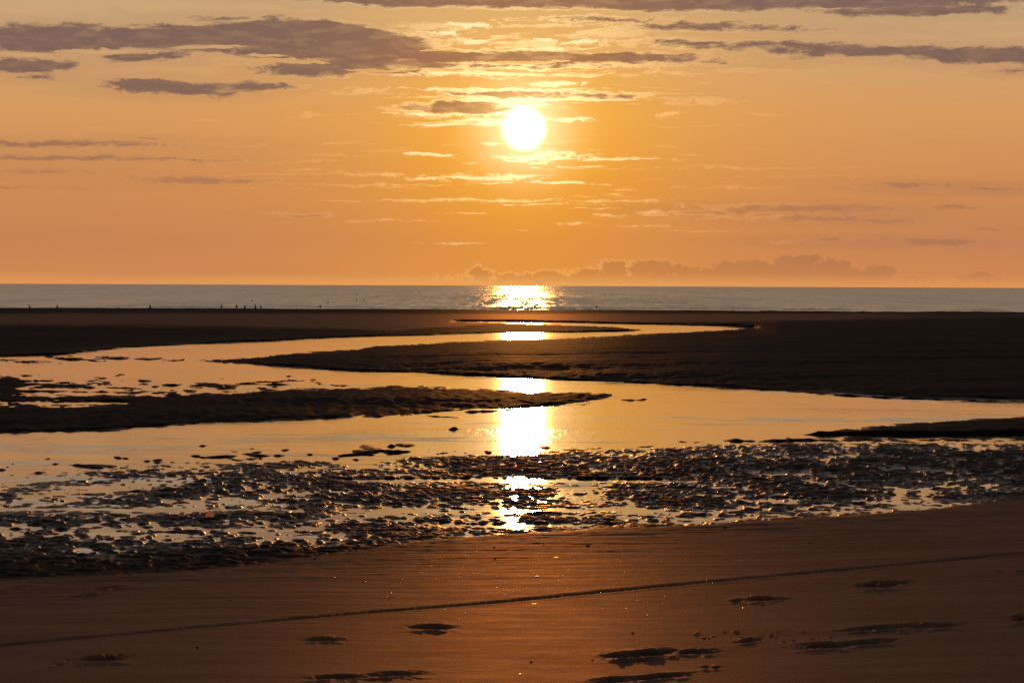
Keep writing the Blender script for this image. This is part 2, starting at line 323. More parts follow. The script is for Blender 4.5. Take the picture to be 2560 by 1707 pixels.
lit = lambda a: a.astype(np.float64)
edge_w = fbm(X0 / 5.0, Y0 / 9.0, 4, 5)                       # wander of the waterlines
edge_f = fbm(X0 / .9, Y0 / 3.5, 3, 9)
edge_s = fbm(X0 / .35, Y0 / 1.2, 2, 29)
amp_px = np.interp(PY, [775, 830, 900, 1000, 1200], [.5, 1.6, 3.0, 5.0, 6.0])
PYe = PY + edge_w * amp_px * .7 + edge_f * amp_px * .35
def band(x, y, x0, x1, top, bot, soft=40.):
    s = np.minimum(y - top(x), bot(x) - y)
    e = np.minimum(x - x0, x1 - x) / soft * 6.0
    return np.minimum(s, e)
s = band(PX, PYe, 1150, 1700, CU, lambda x: np.where(x < 1625, S1T(x), CL(x)))
s = np.maximum(s, band(PX, PYe, -99999, 1872, B_, CL))
s = np.maximum(s, band(PX, PYe, -99999, 1536, lambda x: np.where(x < 470, 905., S2B(x)), S3T))
s = np.maximum(s, band(PX, PYe, -99999, 1536, S3B, C_))
s = np.maximum(s, band(PX, PYe, 1536, 1e9, S2B, C_, 1e-3))
s = np.where((PX > 1500) & (PX < 1570), np.maximum(s, np.minimum(np.minimum(PYe - S2B(PX), C_(PX) - PYe), np.where(PX < 1536, np.maximum(PYe - S3B(PX), S3T(PX) - PYe), 99))), s)
for (x0, x1, t, b) in strips:
    s = np.maximum(s, band(PX, PY + edge_f * 2.0 + edge_s, x0, x1, t, b) * 1.4 + .8 * edge_s)
for k in range(70):
    x = rng.uniform(-100, 1500); y0 = float(C_(x)) if True else 0
    a = rng.uniform(5, 22); islands.append((x, y0 - rng.exponential(12) - 1, a, a * rng.uniform(.10, .17)))
for k in range(26):
    x = rng.uniform(150, 860); y0 = float(S3T(x)); a = rng.uniform(5, 24)
    islands.append((x, y0 - rng.exponential(7) - 1, a, a * .09 + .6))
for k in range(90):
    x = rng.uniform(-250, 330); a = rng.uniform(7, 26)
    if rng.uniform() < np.clip(1.15 - x / 330, 0, 1): islands.append((x, rng.uniform(934, 1016), a, a * .08 + .7))
isl = np.full_like(s, -99.)
for (x, y, a, b) in islands:
    m_ = (np.abs(PX - x) < a * 2.5) & (np.abs(PY - y) < b * 5 + 3)
    xx = PX[m_] + edge_f[m_] * a * .5; yy = PY[m_] + edge_f[m_] * b * .9 + .10 * (PX[m_] - x) * math.sin(x * 3.1) * .5
    q = np.sqrt(((xx - x) / a) ** 2 + ((yy - y) / (b * 1.2)) ** 2) + .35 * edge_s[m_]
    isl[m_] = np.maximum(isl[m_], (1 - q) * b * 1.2)
dl = np.maximum(-s, isl)                                     # px into the land (negative: water)

# target height of the ground
prof = {  # photo column -> (row, height in metres)
 -700: [(775, .10), (779, .20), (786, .30), (812, .34), (835, .26), (860, .12), (893, .04), (930, .012), (1000, .010), (1012, .028), (1030, .055), (1060, .05), (1082, .022), (1100, .02)],
 0: [(775, .10), (779, .20), (786, .30), (812, .34), (835, .26), (860, .12), (893, .04), (930, .012), (1000, .010), (1012, .028), (1030, .055), (1060, .05), (1082, .022), (1100, .02)],
 500: [(775, .06), (779, .13), (786, .22), (800, .30), (822, .26), (840, .13), (862, .03), (900, .02), (970, .02), (990, .045), (1012, .07), (1040, .05), (1065, .02)],
 1000: [(775, .06), (779, .10), (786, .13), (800, .18), (815, .17), (828, .10), (842, .03), (860, .05), (870, .13), (890, .19), (905, .15), (925, .04), (960, .03), (985, .075), (1005, .07), (1035, .02)],
 1300: [(775, .04), (779, .08), (786, .10), (798, .11), (806, .04), (818, .08), (832, .03), (848, .08), (860, .22), (880, .28), (905, .24), (930, .09), (945, .025), (965, .03), (985, .06), (1005, .05), (1020, .02)],
 1600: [(775, .04), (779, .08), (786, .13), (800, .15), (812, .05), (830, .12), (845, .34), (865, .38), (890, .34), (920, .20), (945, .07), (962, .02), (1000, .02), (1100, .02)],
 1750: [(775, .04), (779, .10), (786, .16), (800, .18), (808, .09), (815, .03), (824, .04), (836, .16), (850, .36), (870, .42), (890, .38), (920, .24), (945, .10), (969, .02), (1000, .02), (1100, .02)],
 1860: [(775, .08), (779, .16), (788, .26), (802, .28), (812, .16), (820, .08), (828, .15), (842, .38), (865, .46), (895, .38), (930, .20), (960, .07), (975, .02), (1040, .03), (1090, .04), (1110, .02)],
 1960: [(775, .10), (779, .20), (788, .34), (800, .42), (815, .46), (835, .50), (865, .46), (895, .36), (930, .20), (960, .08), (982, .02), (1040, .03), (1090, .04), (1110, .02)],
 2300: [(775, .18), (779, .30), (790, .46), (805, .54), (822, .56), (850, .52), (880, .42), (920, .27), (960, .13), (1000, .02), (1045, .05), (1075, .07), (1090, .02), (1120, .015)],
 2560: [(775, .20), (779, .34), (790, .50), (805, .58), (822, .60), (850, .55), (880, .46), (920, .30), (960, .16), (1008, .02), (1040, .06), (1070, .08), (1090, .02), (1120, .015)],
}
xs = sorted(prof); ZT = np.zeros_like(PX)
m_ = PY < 1125
tbl = np.stack([np.interp(PY[m_], *np.array(prof[x]).T) for x in xs], 0)
pxm = np.clip(PX[m_], xs[0], xs[-1]); i_ = np.clip(np.searchsorted(xs, pxm) - 1, 0, len(xs) - 2)
xa = np.array(xs, float); t_ = (pxm - xa[i_]) / (xa[i_ + 1] - xa[i_]); t_ = t_ * t_ * (3 - 2 * t_)
k_ = np.arange(len(pxm)); ZT[m_] = tbl[i_, k_] * (1 - t_) + tbl[i_ + 1, k_] * t_
# mud zone: mean level in metres, by distance below its upper edge
mudw = sst(PY, MT(PX) - 22, MT(PX) + 4)
lev = curve([(1100, .016), (1150, .020), (1190, .022), (1250, .018), (1330, .02), (1400, .03)])
zm = np.full_like(PX, .003)
def strip_low(yc, wid, x0, x1, d):
    return -d * np.exp(-((PY - yc) / wid) ** 2) * sst(PX, x0 - 150, x0) * (1 - sst(PX, x1, x1 + 200))
slope = (PX - 1280) * -.004
zm += strip_low(1204, 4, 900, 1600, .040)
zm += strip_low(1277 + 0 * PX, 9, -400, 1700, .017)
zm += strip_low(1283 - slope, 20, -700, 900, .008)
zm += strip_low(1316, 5, 1120, 1400, .03)
zm += strip_low(1225, 24, -700, 250, .014)
zm += strip_low(1255, 30, 1900, 2900, .012)
zm += .020 * np.exp(-((PY - 1170) / 22) ** 2) * sst(PX, 950, 1300) + .014 * np.exp(-((PY - 1135) / 20) ** 2) * sst(PX, 1700, 2000)
zm += .012 * np.exp(-((PY - 1240) / 22) ** 2) * sst(PX, 500, 900) * (1 - sst(PX, 2000, 2400))
zm -= .009 * (1 - sst(PX, 0, 600)) * (1 - sst(PY, 1220, 1270)) + .005 * (1 - sst(PX, 700, 1000)) * (1 - sst(PY, 1170, 1215))
zm += fbm(X0 / 4.0, Y0 / 4.0, 3, 21) * .010
# below the pools the mud rises to the beach
tlow = (PY - PM(PX)) / np.maximum(E_(PX) - PM(PX), 3.0)
zm = zm + np.clip(tlow, 0, 1) * .095 * sst(E_(PX) - PM(PX), 6, 40)
# beach
sand = sst(PY + edge_w * 3 + edge_f * 1.5, E_(PX) - 5, E_(PX) + 5)
dE = np.maximum(PY - E_(PX), 0)
E2 = scurve(list(zip(np.arange(-1200, 3800, 40.), E_(np.arange(-1200, 3800, 40.)))), 420.)
dE = np.maximum(PY - E2(PX), 0)
zs = .055 + .095 * sst(E2(PX) - PM(PX), 0, 60) + .68 * (1 - np.exp(-dE / 300.)) ** 1.1
zland = ZT
zbase_up = -.035 + (zland + .035) * sst(dl, -np.interp(PY, [780, 900, 1100], [1.2, 3, 5]), np.interp(PY, [780, 900, 1100], [3.5, 8.0, 12.0]))
zisl = np.where(isl > -50, .012 + .03 * np.clip(isl / 4, 0, 1), -1)
zbase_up = np.where((isl > -s) & (s > 0), -.035 + .060 * sst(isl, -2.5, 3.0), zbase_up)
zb = zbase_up * (1 - mudw) + np.where(s > 0, zbase_up * (1 - mudw) + zm * mudw, zm) * mudw
zb = zb * (1 - sand) + zs * sand
zb = np.where(PY > 1340, zm * (1 - sand) + zs * sand, zb)
wedge = sst(PY + edge_f, C_(PX), C_(PX) + 4) * (1 - sst(PY + edge_f, 1083, 1089)) * sst(PX, 1560, 2150)
zb = zb + .015 * wedge
zb = np.where((PX > 1560) & (PY < 1092) & (wedge > .02), np.maximum(zb, -.01 + .065 * wedge), zb)
wet_edge = np.exp(-((PY - S2B(PX) + 7 + edge_w * 2) / 4.5) ** 2) * sst(PX, 1750, 2150) * (PY < 1060)
zb = zb * (1 - .85 * wet_edge) + .006 * .85 * wet_edge
# place the vertices where the photograph shows them
Yw = (H - zb) / TD
for i in range(NR - 2, -1, -1):                                # distance always grows away from the viewer
    Yw[i] = np.maximum(Yw[i], Yw[i + 1] + .004)
Xw = Yw * XC / FY
# detail in metres
def billow(x, y, seed):
    wx = fbm(x * .7, y * .7, 2, seed + 40) * .45; wy = fbm(x * .7, y * .7, 2, seed + 50) * .45
    return 1 - np.abs(pn(x + wx, y + wy, seed)) * 2.0
mudm = (PY > 1080) & (PY < 1500)
det = np.zeros_like(zb)
x_, y_ = Xw[mudm], Yw[mudm]
wx = .7 * pn(x_ / .40, y_ / .95, 71) + .25 * pn(x_ / .13, y_ / .3, 73); wy = .7 * pn(x_ / .40, y_ / .95, 72)
cl = pn((x_ + .12 * y_) / .19 + wx, y_ / .40 + wy, 11)
cl2 = pn(x_ / .105 + wy, y_ / .24 + wx, 13)
bil = np.abs(pn(x_ / .55 + .3 * cl, y_ / 1.0, 15)) * 2
big = fbm(x_ / 1.4, y_ / 3.2, 2, 19)
c0 = .85 * cl + .75 * cl2 + .45 * big
h_ = .0135 * (sst(c0, -.36, .44) * 2 - 1) + .006 * np.maximum(c0, 0) + .005 * pn((x_ * .5 + y_) / .16, x_ / .5, 14) + .011 * (bil - .45) + .004 * pn(x_ / .07, y_ / .15, 17) + .004 * pn(x_ / .035, y_ / .08, 18) + .011 * big
wmud = (mudw * (1 - sand))[mudm]
det[mudm] += h_ * wmud * np.interp(tlow[mudm], [0, 1], [1.0, .5])
# banks: long low ripples and edge roughness
bm = PY < 1130
x_, y_ = Xw[bm], Yw[bm]
bk = .010 * pn(x_ / .8, y_ / 1.6, 31) + .012 * fbm(x_ / 2.6, y_ / 5.0, 3, 33) + .03 * fbm(x_ / 14., y_ / 9., 3, 35)
near_w = np.clip(1 - np.abs(dl[bm]) / 8.0, 0, 1)
rag = .034 * pn(x_ / .38 + .4 * pn(x_ / .9, y_ / 2.2, 91), y_ / 1.5, 92) + .018 * pn(x_ / .16, y_ / .7, 93) + .016 * pn(x_ / 1.6, y_ / 4.5, 94)
rag_w = sst(PY[bm], 850, 930) * sst(dl[bm], -2, 3) * np.exp(-np.maximum(zb[bm], 0) / .2)
bk = bk * (.35 + .65 * sst(dl[bm], 0, 25)) + .022 * near_w * pn(x_ / .7, y_ / 2.0, 37)
# crests like low steps across the large banks
stp = fbm(x_ / 30., y_ / 7., 3, 39)
bk += .06 * (1 - np.abs(stp) * 1.6) * sst(dl[bm], 10, 35)
det[bm] += (bk + rag * rag_w) * (1 - mudw[bm])
# beach: faint wind and swash lines, footprints, the wheel track
sm_ = sand > 0
x_, y_ = Xw[sm_], Yw[sm_]
sw = .0032 * fbm((x_ - .35 * y_) / 4.0, (y_ + .09 * x_) / .55, 3, 51) + .0016 * pn(x_ / .12, y_ / .12, 53) + .02 * pn(x_ / 6, y_ / 5, 55) + .0016 * fbm(x_ / .45, y_ / .7, 2, 56)
near_e = np.exp(-dE[sm_] / 90.)
sw = sw * (.35 + 1.2 * near_e) + .010 * near_e * fbm(x_ / 1.4, (y_ + .09 * x_) / .30, 3, 57)
MB = .82
marks = [  # footprints: px, py, half length px, half depth px, strength, tilt
 (255, 1648, 50, 7, 1.0, -.03), (150, 1661, 14, 4, .5, -.1), (190, 1656, 14, 3, .4, 0), (812, 1600, 36, 5, .9, 0), (1080, 1569, 46, 7, 1.0, 0), (845, 1693, 60, 5, .8, -.03), (985, 1686, 60, 6, .8, -.03),
 (1560, 1640, 45, 7, 1.0, -.02), (1630, 1633, 50, 8, 1.0, -.05), (1740, 1631, 45, 6, .9, -.03), (1590, 1654, 40, 3, .6, -.03), (1530, 1702, 45, 7, 1.0, -.05), (1640, 1692, 70, 6, .9, -.09), (1763, 1668, 9, 4, .8, 0), (1790, 1668, 9, 4, .8, 0),
 (1840, 1501, 14, 4, .9, 0), (1900, 1498, 30, 6, 1.0, -.04), (1945, 1497, 30, 3, .5, -.03), (1873, 1602, 24, 5, .9, -.08), (2060, 1615, 55, 8, 1.0, -.02), (2170, 1606, 60, 6, .9, -.08), (2180, 1571, 70, 5, .9, -.07), (2320, 1564, 75, 7, .7, -.03), (2195, 1463, 50, 8, 1.0, -.03), (2260, 1456, 22, 4, .6, -.05), (2548, 1545, 18, 8, 1.0, 0), (2550, 1427, 14, 3, .5, 0), (2500, 1427, 14, 2, .4, 0),
 (60, 1464, 30, 2, .6, -.06), (280, 1466, 40, 3, .7, -.06), (220, 1487, 40, 2, .7, -.1)]
for k in range(26):
    marks.append((rng.uniform(1740, 2080), rng.uniform(1578, 1606), rng.uniform(3, 7), rng.uniform(1.5, 3), .6, 0))
for k in range(10):
    marks.append((rng.uniform(120, 420), rng.uniform(1636, 1672), rng.uniform(3, 6), rng.uniform(1.5, 2.5), .5, 0))
fm = np.zeros_like(zb); pit_shade = np.zeros_like(zb)  # second array: shade of pits and wheel groove, to be painted into the colour
nwx = fbm(Xw / .11, Yw / .14, 3, 61)
for (x, y, a, b, st, ti) in marks:
    b = b * MB
    m_ = (np.abs(PX - x) < a * 2.6 + 5) & (np.abs(PY - y) < b * 5 + 8)
    xx = PX[m_] - x; yy = PY[m_] - y - ti * xx
    q = (xx / a + .25 * nwx[m_]) ** 2 + ((yy - nwx[m_] * b * 1.0) / (b * .8)) ** 2 * (1 + .5 * nwx[m_])
    pit = np.exp(-q ** 1.5)
    qr = (xx / (a * 1.15)) ** 2 + ((yy + b * 1.0 - nwx[m_] * b) / (b * .9)) ** 2
    rim = np.exp(-qr) * (1 + .9 * nwx[m_]) + .8 * np.exp(-(xx / (a * 1.1)) ** 2 - ((yy - b * 1.7 - nwx[m_] * b) / (b * .6)) ** 2) * (1 + 1.2 * nwx[m_])
    a = a * .9; sc_ = .8 * st * min(1.0, .35 + a / 40)
    fm[m_] += (-.026 * pit + .018 * rim) * sc_
    pit_shade[m_] = np.maximum(pit_shade[m_], pit * st)
# wheel track
ty = scurve([(-700, 1680), (0, 1612), (860, 1533), (1280, 1501), (1720, 1459), (2560, 1379), (3300, 1308)])(PX)
tw = np.exp(-((PY - ty) / 2.3) ** 2)
bead = .82 + .18 * np.sin(Xw * 2 * np.pi / .055 + 1.5 * pn(Xw / .3, Yw * 0, 63))
fm -= .016 * tw * bead
fm += .004 * np.exp(-((PY - ty + 5.5) / 2.2) ** 2) + .004 * np.exp(-((PY - ty - 5.5) / 2.2) ** 2)
pit_shade = np.maximum(pit_shade, tw * .8)
det[sm_] += sw * sand[sm_]
det += fm * sand
Zw = zb + det
Zw[-12:] = Zw[-12:].mean()
wet = 1 - sand
# drier tops of the far banks
dry = sst(PY, 782, 788) * (1 - sst(PY + edge_w * 3, np.interp(PX, [0, 400, 800, 1000, 1150, 1300, 1600, 1900, 2100, 2560], [806, 808, 818, 822, 812, 800, 803, 800, 797, 792]),
     np.interp(PX, [0, 400, 800, 1000, 1150, 1300, 1600, 1900, 2100, 2560], [820, 822, 826, 830, 818, 806, 808, 808, 804, 800])))
dry *= 1 - .75 * sst(PX, 2050, 2450)
wet = wet * (1 - .92 * dry)
stg = fbm(X0 / 16., Y0 / 3.5, 3, 39)
lit_crest = sst(1 - np.abs(stg) * 4, .3, 1) * np.exp(-((PX - 1350) / 380) ** 2) * sst(PY, 872, 888) * (1 - sst(PY, 925, 950)) * sst(dl, 8, 16)  # sunlit crest lines painted in by giving them the dry sand colour
wet = wet * (1 - .75 * lit_crest)
wet = np.clip(wet, 0, 1)
mudattr = mudw * (1 - sand) * (1 - .93 * np.clip(tlow * 2.2 - .1, 0, 1) * sst(E_(PX) - PM(PX), 6, 40))
mudattr = np.maximum(mudattr, (.22 + .3 * np.exp(-((PX - 1450) / 800) ** 2)) * dry)
mudattr = np.maximum(mudattr, np.interp(PY, [830, 900], [.22, .5]) * (1 - sst(np.abs(dl), 1.5, 7)) * (1 - sand))
edge_v = fbm(X0 / 2.0, Y0 / 5.0, 3, 81)
bandl = np.exp(-((PY - np.interp(PX, [0, 200, 400, 640], [884, 877, 864, 853]) + edge_v * 2) / 5.5) ** 2) * sst(PX, 60, 260) * (1 - sst(PX, 700, 900))
bandr = wet_edge * 1.3
mudattr = np.maximum(mudattr, np.maximum(bandl, bandr) * (PY < 1060) * sst(edge_v, -.5, .1))

def grid_mesh(name, X, Y, Z, attrs=None):
    nr, nc = X.shape
    co = np.stack([X, Y, Z], -1).reshape(-1, 3).astype(np.float32)
    idx = np.arange(nr * nc).reshape(nr, nc)
    a = idx[:-1, :-1].ravel(); b = idx[:-1, 1:].ravel(); c = idx[1:, 1:].ravel(); d = idx[1:, :-1].ravel()
    f = np.stack([a, d, c, b], -1).astype(np.int32)
    me = bpy.data.meshes.new(name)
    me.vertices.add(len(co)); me.vertices.foreach_set('co', co.ravel())
    me.loops.add(f.size); me.loops.foreach_set('vertex_index', f.ravel())
    me.polygons.add(len(f)); me.polygons.foreach_set('loop_start', np.arange(0, f.size, 4, dtype=np.int32))
    me.polygons.foreach_set('loop_total', np.full(len(f), 4, np.int32))
    me.polygons.foreach_set('use_smooth', np.ones(len(f), bool))
    me.update(); me.validate()
    for k, v in (attrs or {}).items():
        at = me.attributes.new(k, 'FLOAT', 'POINT'); at.data.foreach_set('value', v.astype(np.float32).ravel())
    return me
def link(name, me, mats, **props):
    o = bpy.data.objects.new(name, me); COL.objects.link(o)
    for m in (mats if isinstance(mats, (list, tuple)) else [mats]): me.materials.append(m)
    for k, v in props.items(): o[k] = v
    return o

# skirt rows: sea bed beyond the shore, and the beach behind the camera
far_rows_Y = [Yw[0] + 3, Yw[0] + 25, np.full(NC, 4000.)]
Xf = [Y * XC[0] / FY[0] for Y in far_rows_Y]; Xf[2] = Xw[0] * 10
Zf = [np.full(NC, SEA - .1), np.full(NC, SEA - .6), np.full(NC, SEA - 8.)]
Zw[0] = np.minimum(Zw[0], .1)
bx = np.sign(cols) * np.abs(cols) / 60000 * 400
Xb = [bx, bx]; Yb = [np.full(NC, -3.), np.full(NC, -300.)]; Zb = [np.full(NC, Zw[-1].mean()), np.full(NC, Zw[-1].mean() + 2)]
GX = np.vstack([Xf[2], Xf[1], Xf[0], Xw] + Xb); GY = np.vstack([far_rows_Y[2], far_rows_Y[1], far_rows_Y[0], Yw] + Yb); GZ = np.vstack([Zf[2], Zf[1], Zf[0], Zw] + Zb)
pad = lambda A, t, b: np.vstack([np.repeat(A[:1] * 0 + t, 3, 0), A, np.repeat(A[:1] * 0 + b, 2, 0)])

# ------------------------------------------------------------------ materials
def mat(name):
    m = bpy.data.materials.new(name); m.use_nodes = True; m.node_tree.nodes.clear(); nb = NB(m.node_tree)
    p = nb.node('ShaderNodeBsdfPrincipled'); o = nb.node('ShaderNodeOutputMaterial'); nb.l.new(p.outputs[0], o.inputs[0])
    return m, nb, p
mg = bpy.data.materials.new('wet_and_dry_sand'); mg.use_nodes = True; mg.node_tree.nodes.clear(); g = NB(mg.node_tree)
geo = g.node('ShaderNodeNewGeometry').outputs['Position']
aw = g.node('ShaderNodeAttribute', attribute_name='wet').outputs['Fac']
am = g.node('ShaderNodeAttribute', attribute_name='mud').outputs['Fac']
a_shade = g.node('ShaderNodeAttribute', attribute_name='pit_shade').outputs['Fac']
n_big = g.noise(geo, .35, 4, .6); n_mid = g.noise(geo, 3.0, 4, .6); n_gr = g.noise(geo, 160.0, 2, .6)
dryc = g.mix(n_mid, (.31, .17, .105), (.38, .22, .14))
dryc = g.mix(g.ss(n_gr, .40, .60), g.vm('MULTIPLY', dryc, (.72, .70, .68)), dryc)
wetc = g.mix(n_big, (.024, .016, .013), (.042, .028, .022))
dryc = g.vm('MULTIPLY', dryc, g.mix(g.ss(g.noise(g.vm('MULTIPLY', geo, (.5, 1.1, 1)), 1.0, 4, .6), .40, .62), (.80, .78, .78), (1.08, 1.08, 1.08)))
bc = g.mix(aw, dryc, wetc)
bc = g.mix(g.m('MULTIPLY', a_shade, .7), bc, (.03, .021, .016))  # painted shade darkens the footprints and wheel track
hgt = g.m('ADD', g.m('MULTIPLY', n_gr, .0010), g.m('MULTIPLY', g.noise(geo, 18.0, 3, .6), g.m('MULTIPLY_ADD', aw, .0028, .0012)))
bmp = g.node('ShaderNodeBump'); bmp.inputs['Distance'].default_value = 1.0; bmp.inputs['Strength'].default_value = 1.0
g.put(bmp.inputs['Height'], hgt)
sz_ = g.node('ShaderNodeSeparateXYZ'); g.put(sz_.inputs[0], geo)
film = g.m('MULTIPLY', am, g.ss(g.m('ADD', sz_.outputs[2], g.m('MULTIPLY_ADD', n_mid, .016, -.008)), .002, .032, 1.0, .14))
fr = g.node('ShaderNodeFresnel'); fr.inputs['IOR'].default_value = 1.33; g.l.new(bmp.outputs[0], fr.inputs['Normal'])
df = g.node('ShaderNodeBsdfDiffuse', ); g.put(df.inputs['Color'], bc); df.inputs['Roughness'].default_value = .6; g.l.new(bmp.outputs[0], df.inputs['Normal'])
gl = g.node('ShaderNodeBsdfGlossy'); g.put(gl.inputs['Color'], g.mix(aw, (.92, .66, .47), (1.0, .93, .86)))
g.put(gl.inputs['Roughness'], g.m('ADD', g.m('MULTIPLY_ADD', film, -.13, .56), g.m('MULTIPLY_ADD', n_mid, .16, -.08))); g.l.new(bmp.outputs[0], gl.inputs['Normal'])
mx = g.node('ShaderNodeMixShader'); g.put(mx.inputs[0], g.m('MULTIPLY', fr.outputs[0], g.m('ADD', g.m('MULTIPLY_ADD', aw, -.026, .068), g.m('MULTIPLY', film, .40))))
g.l.new(df.outputs[0], mx.inputs[1]); g.l.new(gl.outputs[0], mx.inputs[2])
o_ = g.node('ShaderNodeOutputMaterial'); g.l.new(mx.outputs[0], o_.inputs[0])

mw, g, p = mat('channel_water'); p.inputs['Specular Tint'].default_value = (1.0, .83, .66, 1)
geo = g.node('ShaderNodeNewGeometry').outputs['Position']
p.inputs['Base Color'].default_value = (.030, .022, .016, 1); p.inputs['Roughness'].default_value = .06; p.inputs['IOR'].default_value = 1.33
patch = g.ss(g.noise(g.vm('MULTIPLY', geo, (.12, .06, 1)), 1.0, 3, .6), .42, .66, .25, 1.0)
hgt = g.m('ADD', g.m('MULTIPLY', g.noise(g.vm('MULTIPLY', geo, (1.6, 5.0, 1)), 1.0, 3, .55), .0026), g.m('MULTIPLY', g.noise(g.vm('MULTIPLY', geo, (9.0, 22.0, 1)), 1.0, 2, .5), .0005))
p2 = g.ss(g.noise(g.vm('MULTIPLY_ADD', geo, (.08, .16, 1), (5, 3, 0)), 1.0, 3, .6), .46, .60, .06, 1.0)
hgt = g.m('ADD', hgt, g.m('MULTIPLY', p2, g.m('MULTIPLY', g.noise(g.vm('MULTIPLY', geo, (6.5, .75, 1)), 1.0, 3, .65), .0150)))
bmp = g.node('ShaderNodeBump'); bmp.inputs['Distance'].default_value = 1.0; g.put(bmp.inputs['Strength'], patch)
g.put(bmp.inputs['Height'], hgt); g.l.new(bmp.outputs[0], p.inputs['Normal'])
# wind streaks: ripples whose near faces lean to the viewer
ws = g.m('MULTIPLY', g.ss(g.noise(g.vm('MULTIPLY_ADD', geo, (.09, .30, 1), (1, 8, 0)), 1.0, 4, .6), .53, .66), g.ss(g.noise(g.vm('MULTIPLY', geo, (1.1, 1.6, 1)), 1.0, 3, .6), .38, .60))
fine = g.m('MULTIPLY', g.ss(g.noise(g.vm('MULTIPLY_ADD', geo, (.8, 2.2, 1), (4, 4, 0)), 1.0, 4, .65), .50, .70), .012)
g.put(bmp.inputs['Normal'], g.vm('NORMALIZE', g.vm('ADD', g.node('ShaderNodeNewGeometry').outputs['Normal'], g.comb(0.0, g.m('MULTIPLY', g.m('ADD', g.m('MULTIPLY', ws, .042), fine), -1.0), 0.0))))

ms, g, p = mat('sea_water')
geo = g.node('ShaderNodeNewGeometry').outputs['Position']
p.inputs['Specular IOR Level'].default_value = .9; p.inputs['Specular Tint'].default_value = (1.0, .90, .80, 1); p.inputs['Base Color'].default_value = (.04, .04, .037, 1); p.inputs['IOR'].default_value = 1.33
# what one sees of a choppy sea at a grazing angle: wave faces leaning towards the viewer, in streaks and groups
k1 = g.noise(g.vm('MULTIPLY', geo, (.55, .022, 1)), 1.0, 4, .7)
k2 = g.noise(g.vm('MULTIPLY_ADD', geo, (.06, .0022, 1), (3, 5, 0)), 1.0, 4, .7)
k3 = g.noise(g.vm('MULTIPLY_ADD', geo, (1.6, .06, 1), (7, 1, 0)), 1.0, 3, .6)
kk = g.m('ADD', g.m('MULTIPLY', k1, .45), g.m('ADD', g.m('MULTIPLY', k2, .25), g.m('MULTIPLY', k3, .30)))
lean = g.lin(kk, .37, .63, .085, .016)
g.put(p.inputs['Roughness'], g.lin(kk, .42, .60, .25, .17))
nrm = g.vm('NORMALIZE', g.vm('ADD', g.node('ShaderNodeNewGeometry').outputs['Normal'], g.comb(g.m('MULTIPLY_ADD', k3, .34, -.17), g.m('MULTIPLY', lean, -1.0), 0.0)))
g.put(p.inputs['Normal'], nrm)

# ------------------------------------------------------------------ ground, channel, sea
ground_o = link('ground', grid_mesh('ground', GX, GY, GZ, {'wet': pad(wet, 1, 0), 'pit_shade': pad(pit_shade * sand, 0, 0), 'mud': pad(mudattr, 0, 0)}), mg, kind='structure')
wy = np.array([26., 34, 45, 60, 80, 110, 150, 200, 238.])
wx_ = np.linspace(-1, 1, 9)
WX = wx_[None, :] * (60 + wy[:, None] * .9); WY = np.repeat(wy[:, None], 9, 1)
link('channel_water', grid_mesh('channel_water', WX, WY, WX * 0), mw, kind='structure')

# sea sheet with low breaking ripples at its edge
sq = np.concatenate([np.arange(64, 60, -.5), np.arange(60, 54, -.1), np.arange(54, 40, -.5), np.arange(40, 6, -1.), [5, 4, 3, 2.5, 2, 1.5, 1.2, 1., .8, .6, .5, .42]])
sy = (H - SEA) * F / sq
scx = np.concatenate([-np.geomspace(40000, 1700, 14), np.arange(-1650, 1650, 8.), np.geomspace(1700, 40000, 14)])
SX = sy[:, None] * scx[None, :] / F; SY = np.repeat(sy[:, None], len(scx), 1)
qq = np.repeat(sq[:, None], len(scx), 1)
SZ = np.full_like(SX, SEA)
cr1 = np.exp(-((qq - 58.2 - .8 * pn(SX / 40, SX * 0, 3)) / .32) ** 2) * sst(pn(SX / 14, SX * 0 + 3.3, 5), -.05, .4)
cr2 = np.exp(-((qq - 56.3 - .6 * pn(SX / 30, SX * 0, 7)) / .28) ** 2) * sst(pn(SX / 18, SX * 0 + 8.1, 9), .05, .45)
SZ = SZ + .26 * cr1 + .20 * cr2 + .05 * pn(SX / 25, SY / 60, 4) * (SY < 3000)
link('sea', grid_mesh('sea', SX[::-1], SY[::-1], SZ[::-1]), ms, kind='structure')

